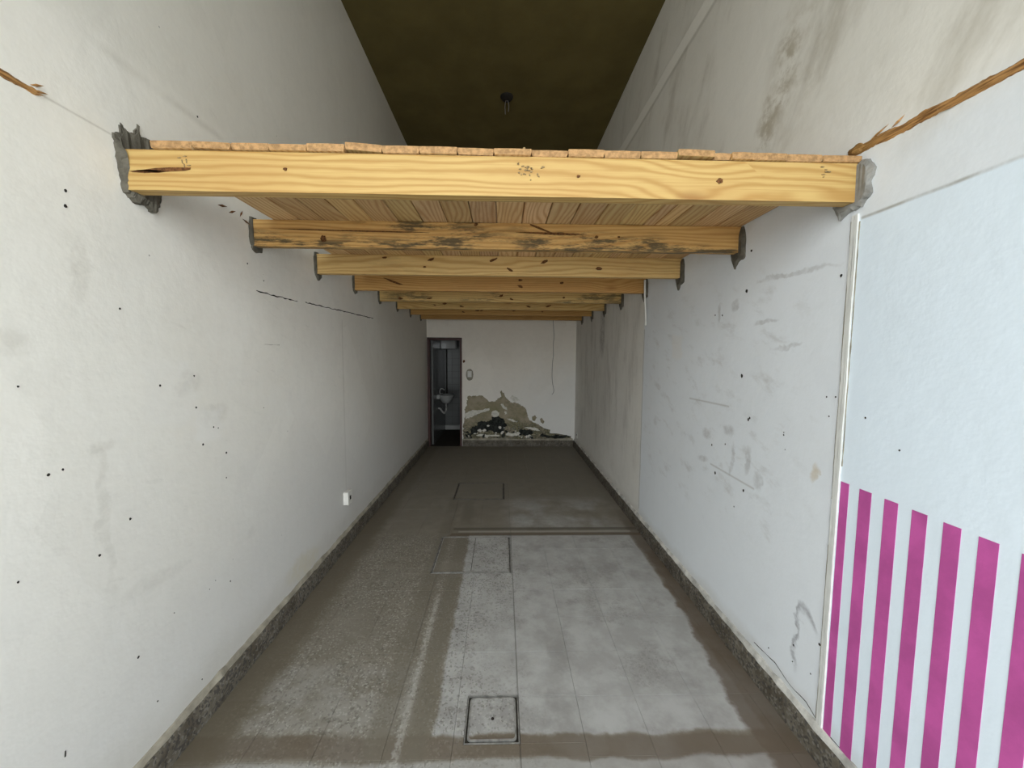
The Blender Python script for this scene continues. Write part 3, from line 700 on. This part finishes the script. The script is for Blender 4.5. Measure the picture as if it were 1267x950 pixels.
Lp = [(1.322, 2.262, .006), (1.318, 2.212, .007), (1.155, 1.641, .004), (1.457, 1.110, .006), (1.451, 0.557, .006), (1.620, 1.606, .006), (1.798, 1.637, .005), (1.960, 0.555, .005), (1.968, 1.104, .005),
      (2.209, 2.237, .006), (1.473, 1.903, .005), (1.828, 1.310, .007), (1.977, 1.232, .007), (1.114, 1.070, .004), (1.746, 0.202, .004), (1.518, 0.310, .004), (1.21, 1.36, .006), (1.25, 1.365, .005), (1.34, 1.03, .006), (1.80, 1.49, .006), (1.90, 1.38, .005), (1.93, 1.37, .004),
      (2.35, 2.17, .005), (1.9, 2.83, .006), (1.62, 0.62, .003), (1.82, 0.60, .003), (1.86, 0.62, .003), (2.30, 1.42, .004)]
for i, (a, z, r) in enumerate(Lp): plug(wall_left, 'L', a, z, r, 100+i)
def slit(parent, plane, pts, w, seed, m=mat_dark, name='crack'):
    rg = random.Random(seed); bm = bmesh.new(); rows = []; X = (lambda d: d if plane == 'L' else W-d)
    for (a0, z0), (a1, z1) in zip(pts, pts[1:]):
        n = max(2, int(math.hypot(a1-a0, z1-z0)/0.03))
        dx, dz = a1-a0, z1-z0; L = math.hypot(dx, dz); nx, nz = -dz/L, dx/L
        for i in range(n):
            t = i/n; q = w*rg.uniform(0.25, 1.0); s = rg.uniform(-w*.5, w*.5); a, z = a0+dx*t+nx*s, z0+dz*t+nz*s
            rows.append([bm.verts.new((X(-0.002), a+nx*q, z+nz*q)), bm.verts.new((X(0.001), a+nx*q*.6, z+nz*q*.6)), bm.verts.new((X(0.001), a-nx*q*.6, z-nz*q*.6)), bm.verts.new((X(-0.002), a-nx*q, z-nz*q))])
    for r0, r1 in zip(rows, rows[1:]):
        for i in range(3): bm.faces.new((r0[i], r0[i+1], r1[i+1], r1[i]))
    return done(name, bm, m, parent)
slit(wall_left, 'L', [(2.276, 2.100), (2.48, 2.099), (2.75, 2.101)], 0.007, 1)
slit(wall_left, 'L', [(2.83, 2.108), (3.5, 2.118), (4.313, 2.131)], 0.007, 2)
slit(wall_left, 'L', [(2.33, 1.795), (2.52, 1.795)], 0.003, 3, mat_fillet)
slit(wall_left, 'L', [(1.195, 0.45), (1.19, 0.41)], 0.006, 4)
for a, z, L, ang in ((2.10, 2.475, 0.05, 0.5), (2.17, 2.490, 0.04, 1.3), (2.21, 2.462, 0.06, -0.3), (2.03, 2.480, 0.06, 0.2)):
    splinter('plaster_gash', wall_left, 'L', a, z, L, ang, mat_knot, 0.006)
slit(wall_right, 'R', [(1.96, 0.185), (1.80, 0.20), (1.70, 0.175), (1.60, 0.182), (1.52, 0.150), (1.40, 0.155), (1.25, 0.150)], 0.0035, 5)

# ------------------------------------------------------------------ back wall: damp, switch, wire
dp = patch('damp_plaster', wall_back, mat_damp, [(0.665, 0.13), (0.660, 0.40), (0.70, 0.58), (0.69, 0.70), (0.735, 0.80), (0.75, 0.965), (0.90, 0.975), (1.04, 0.965), (1.13, 0.86), (1.24, 0.86), (1.36, 0.93), (1.40, 0.96), (1.375, 1.06), (1.40, 1.075), (1.45, 1.00), (1.48, 0.93), (1.58, 0.85), (1.70, 0.83), (1.80, 0.78), (1.86, 0.72), (1.90, 0.60), (1.94, 0.50), (2.03, 0.45), (2.12, 0.41), (2.22, 0.34), (2.34, 0.30), (2.33, 0.25), (2.15, 0.24), (2.0, 0.23), (2.3, 0.19), (2.75, 0.19), (2.76, 0.13)], 'B', 0.003, 0.014, 8, 0.4, 50)
dp['label'] = 'olive-brown bare plaster where damp has lifted the paint'
for k, pts in enumerate(([(1.98, 0.56), (2.03, 0.60), (2.08, 0.55), (2.04, 0.49), (2.0, 0.49)], [(2.13, 0.53), (2.17, 0.55), (2.22, 0.48), (2.19, 0.43), (2.15, 0.46)])):
    patch('damp_plaster', wall_back, mat_damp, pts, 'B', 0.003, 0.010, 3, 0.4, 60+k)
for k, pts in enumerate(([(0.80, 0.22), (0.80, 0.32), (0.90, 0.40), (1.0, 0.48), (1.12, 0.47), (1.20, 0.50), (1.24, 0.57), (1.33, 0.58), (1.44, 0.54), (1.49, 0.44), (1.48, 0.34), (1.42, 0.27), (1.30, 0.24), (1.22, 0.30), (1.08, 0.29), (0.95, 0.31), (0.90, 0.24)],
                         [(1.72, 0.22), (1.74, 0.31), (1.85, 0.33), (1.98, 0.31), (2.02, 0.25), (1.90, 0.20)],
                         [(2.10, 0.19), (2.16, 0.24), (2.35, 0.20), (2.50, 0.22), (2.70, 0.20), (2.72, 0.17), (2.30, 0.16)])):
    o = patch('mould_patch', wall_back, mat_mould, pts, 'B', 0.0055, 0.022, 8, 0.4, 70+k); o['label'] = 'black mould patch'
for k, pts in enumerate(([(0.70, 0.62), (0.85, 0.70), (1.02, 0.70), (1.18, 0.74), (1.17, 0.69), (1.04, 0.65), (0.90, 0.60), (0.80, 0.55), (0.72, 0.52)], [(1.20, 0.60), (1.22, 0.67), (1.30, 0.69), (1.36, 0.64), (1.33, 0.57), (1.25, 0.56)],
                         [(1.38, 0.80), (1.43, 0.83), (1.46, 0.76), (1.51, 0.74), (1.50, 0.69), (1.44, 0.72)], [(1.45, 0.66), (1.49, 0.68), (1.51, 0.62), (1.47, 0.61)], [(1.50, 0.54), (1.62, 0.52), (1.70, 0.47), (1.63, 0.47), (1.54, 0.50)],
                         [(0.92, 0.205), (1.0, 0.24), (1.15, 0.215), (1.30, 0.23), (1.38, 0.20), (1.15, 0.185)], [(1.48, 0.22), (1.52, 0.28), (1.60, 0.24), (1.68, 0.27), (1.71, 0.21), (1.58, 0.19)], [(1.56, 0.93), (1.60, 0.99), (1.70, 0.93), (1.74, 0.88), (1.66, 0.85)],
                         [(1.84, 0.36), (1.95, 0.38), (2.1, 0.34), (2.14, 0.30), (2.0, 0.31)])):
    patch('paint_flake', wall_back, mat_flake, pts, 'B', 0.0065, 0.010, 8, 0.4, 80+k)
rg = random.Random(77)
for i in range(46):
    cx = rg.uniform(0.72, 2.0); zt = 0.16 + 0.36*max(0.0, 1-abs(cx-1.25)/0.75); cz = rg.uniform(0.16, zt); q = rg.uniform(0.012, 0.045)
    pts = [(cx+q*rg.uniform(.5, 1.5)*math.cos(t*1.047), cz+q*rg.uniform(.4, 1.1)*math.sin(t*1.047)) for t in range(6)]
    m = mat_mould if rg.random() < 0.6 else mat_flake
    patch('mould_patch' if m is mat_mould else 'paint_flake', wall_back, m, pts, 'B', 0.006+0.002*rg.random(), 0.006, 3, 0.4, 200+i)
sw = tag(empty('light_switch', (0.796, YB, 1.373)), 'small white light switch with grubby outline right of the doorway', 'light switch')
si = Matrix.Translation((-0.796, -YB, -1.373))
for nm, dims, m in (('smudge_ring', None, mat_fillet), ('switch_plate', (0.758, 0.834, YB-0.010, YB, 1.318, 1.433), mat_white), ('rocker', (0.780, 0.812, YB-0.015, YB-0.009, 1.375, 1.412), mat_white)):
    if dims: o = box(nm, dims, m, sw, 0.003)
    else: o = patch(nm, sw, m, [(0.796+0.075*math.cos(t*math.pi/8)*(1 if abs(math.cos(t*math.pi/8)) < .8 else .95), 1.365+0.112*math.sin(t*math.pi/8)) for t in range(16)], 'B', 0.002, 0.004, 2, 0.4, 4)
    o.matrix_parent_inverse = si
disc = disc_part('wall_plug', wall_back, mat_knot, 0.690, YB, 1.615, 0.022, 0.026, 0, 5, 0.004)
tag(tube('hanging_wire', smooth_path([(2.367, YB-0.006, 2.47), (2.362, YB-0.008, 2.33), (2.378, YB-0.007, 2.10), (2.366, YB-0.007, 1.93), (2.372, YB-0.006, 1.75), (2.356, YB-0.006, 1.58), (2.352, YB-0.006, 1.35), (2.366, YB-0.006, 1.20), (2.390, YB-0.010, 1.08), (2.372, YB-0.014, 1.02), (2.350, YB-0.012, 1.00)]), 0.0045, mat_cable), 'thin dark wire hanging down the back wall from the last beam', 'wire')

# ------------------------------------------------------------------ outlets and cable on the side walls
ob = tag(empty('wall_outlet', (0, 3.43, 0.45)), 'white surface outlet box low on the left wall', 'outlet'); oi = Matrix.Translation((0, -3.43, -0.45))
for nm, dims, m in (('outlet_box', (-0.002, 0.036, 3.385, 3.475, 0.39, 0.505), mat_white), ('face_plate', (0.0362, 0.044, 3.382, 3.478, 0.387, 0.508), mat_white), ('socket_slot', (0.0441, 0.0455, 3.415, 3.445, 0.43, 0.465), mat_dark)):
    box(nm, dims, m, ob, 0.003 if m is mat_white else 0).matrix_parent_inverse = oi
ob2 = tag(empty('wall_outlet', (W, 7.0, 0.25)), 'tiny pale outlet low on the right wall near the back corner', 'outlet'); oi2 = Matrix.Translation((-W, -7.0, -0.25))
for nm, dims, m in (('face_plate', (W-0.012, W+0.002, 6.95, 7.03, 0.22, 0.33), mat_white), ('socket_slot', (W-0.0135, W-0.012, 6.975, 7.005, 0.26, 0.29), mat_dark)):
    box(nm, dims, m, ob2, 0.003 if m is mat_white else 0).matrix_parent_inverse = oi2
tag(tube('white_cable', smooth_path([(W-0.040, 3.675, 2.46), (W-0.038, 3.68, 2.38), (W-0.030, 3.685, 2.25), (W-0.018, 3.69, 2.13), (W-0.012, 3.695, 2.035)]), 0.009, mat_white), 'short white cable hanging on the right wall beside the fourth beam', 'cable')

# ceiling rose with its bare wires
cr = tag(empty('ceiling_rose', (1.449, 4.805, H)), 'black ceiling rose with bare hanging wires on the dark ceiling', 'ceiling rose'); ci = Matrix.Translation((-1.449, -4.805, -H))
lathe('rose_cover', [(0.02, -0.045), (0.055, -0.035), (0.075, -0.012), (0.078, 0.003)], mat_dark, cr, (1.449, 4.805, H)).matrix_parent_inverse = ci
for dx, l in ((-0.02, 0.20), (0.025, 0.17)):
    tube('bare_wire', smooth_path([(1.449+dx*0.3, 4.805, H-0.04), (1.449+dx, 4.80, H-0.10), (1.449+dx*0.8, 4.805, H-l)]), 0.005, mat_cable, cr).matrix_parent_inverse = ci

# ------------------------------------------------------------------ floor covers
def rounded_frame(x0, x1, y0, y1, w, r, z0, z1):
    bm = bmesh.new(); outer, inner = [], []
    for (cx, cy, a0) in ((x1-r, y1-r, 0), (x0+r, y1-r, 90), (x0+r, y0+r, 180), (x1-r, y0+r, 270)):
        for k in range(5):
            a = math.radians(a0 + 90*k/4); ri = max(r-w, 0.001)
            outer.append((cx+r*math.cos(a), cy+r*math.sin(a))); inner.append((cx+(ri if r > w else r-w)*math.cos(a), cy+(ri if r > w else r-w)*math.sin(a)))
    n = len(outer); v = [[bm.verts.new((p[0], p[1], z)) for p in ring] for ring, z in ((outer, z0), (outer, z1), (inner, z1), (inner, z0))]
    for a, b in ((0, 1), (1, 2), (2, 3), (3, 0)):
        for i in range(n): bm.faces.new((v[a][i], v[a][(i+1) % n], v[b][(i+1) % n], v[b][i]))
    return bm
def cover(c, label, frame_w, groove, r, mm):
    x0, x1, y0, y1 = c
    t = tag(empty('floor_cover', ((x0+x1)/2, (y0+y1)/2, 0)), label, 'floor cover')
    iv = Matrix.Translation((-(x0+x1)/2, -(y0+y1)/2, 0)); g = 0.0015
    def add(o): o.matrix_parent_inverse = iv; return o
    add(box('pit_liner', (x0+g, x1-g, y0+g, y1-g, -0.0158, -0.009), mat_groove, t))
    add(done('outer_frame', rounded_frame(x0+g, x1-g, y0+g, y1-g, frame_w*0.55, 0.004, -0.0088, 0.0006), mm, t))
    i0 = frame_w*0.55 + groove
    add(done('lid_rim', rounded_frame(x0+i0, x1-i0, y0+i0, y1-i0, frame_w, r, -0.0088, 0.0016), mm, t))
    j = i0 + frame_w*0.8
    lid = add(box('lid', (x0+j, x1-j, y0+j, y1-j, -0.0088, -0.0004), mat_floor, t, 0.0015))
    return t, lid, iv
t1, lid1, iv1 = cover(covers[0], 'small square metal-rimmed inspection cover in the floor nearest the camera', 0.008, 0.010, 0.022, mat_metal)
bm = bmesh.new(); bmesh.ops.create_cone(bm, cap_ends=True, segments=12, radius1=0.0075, radius2=0.0075, depth=0.003, matrix=Matrix.Translation((1.376, 1.723, 0.0002)))
done('lift_hole', bm, mat_dark, t1).matrix_parent_inverse = iv1
t2, lid2, iv2 = cover(covers[1], 'large square floor hatch of terrazzo midway down the room', 0.010, 0.007, 0.006, mat_metal)
box('lid_joint', (1.166, 1.170, 2.99, 3.555, -0.0006, 0.0002), mat_groove, t2).matrix_parent_inverse = iv2
t3, lid3, iv3 = cover(covers[2], 'dark square floor hatch farthest from the camera', 0.010, 0.010, 0.006, mat_metal2)
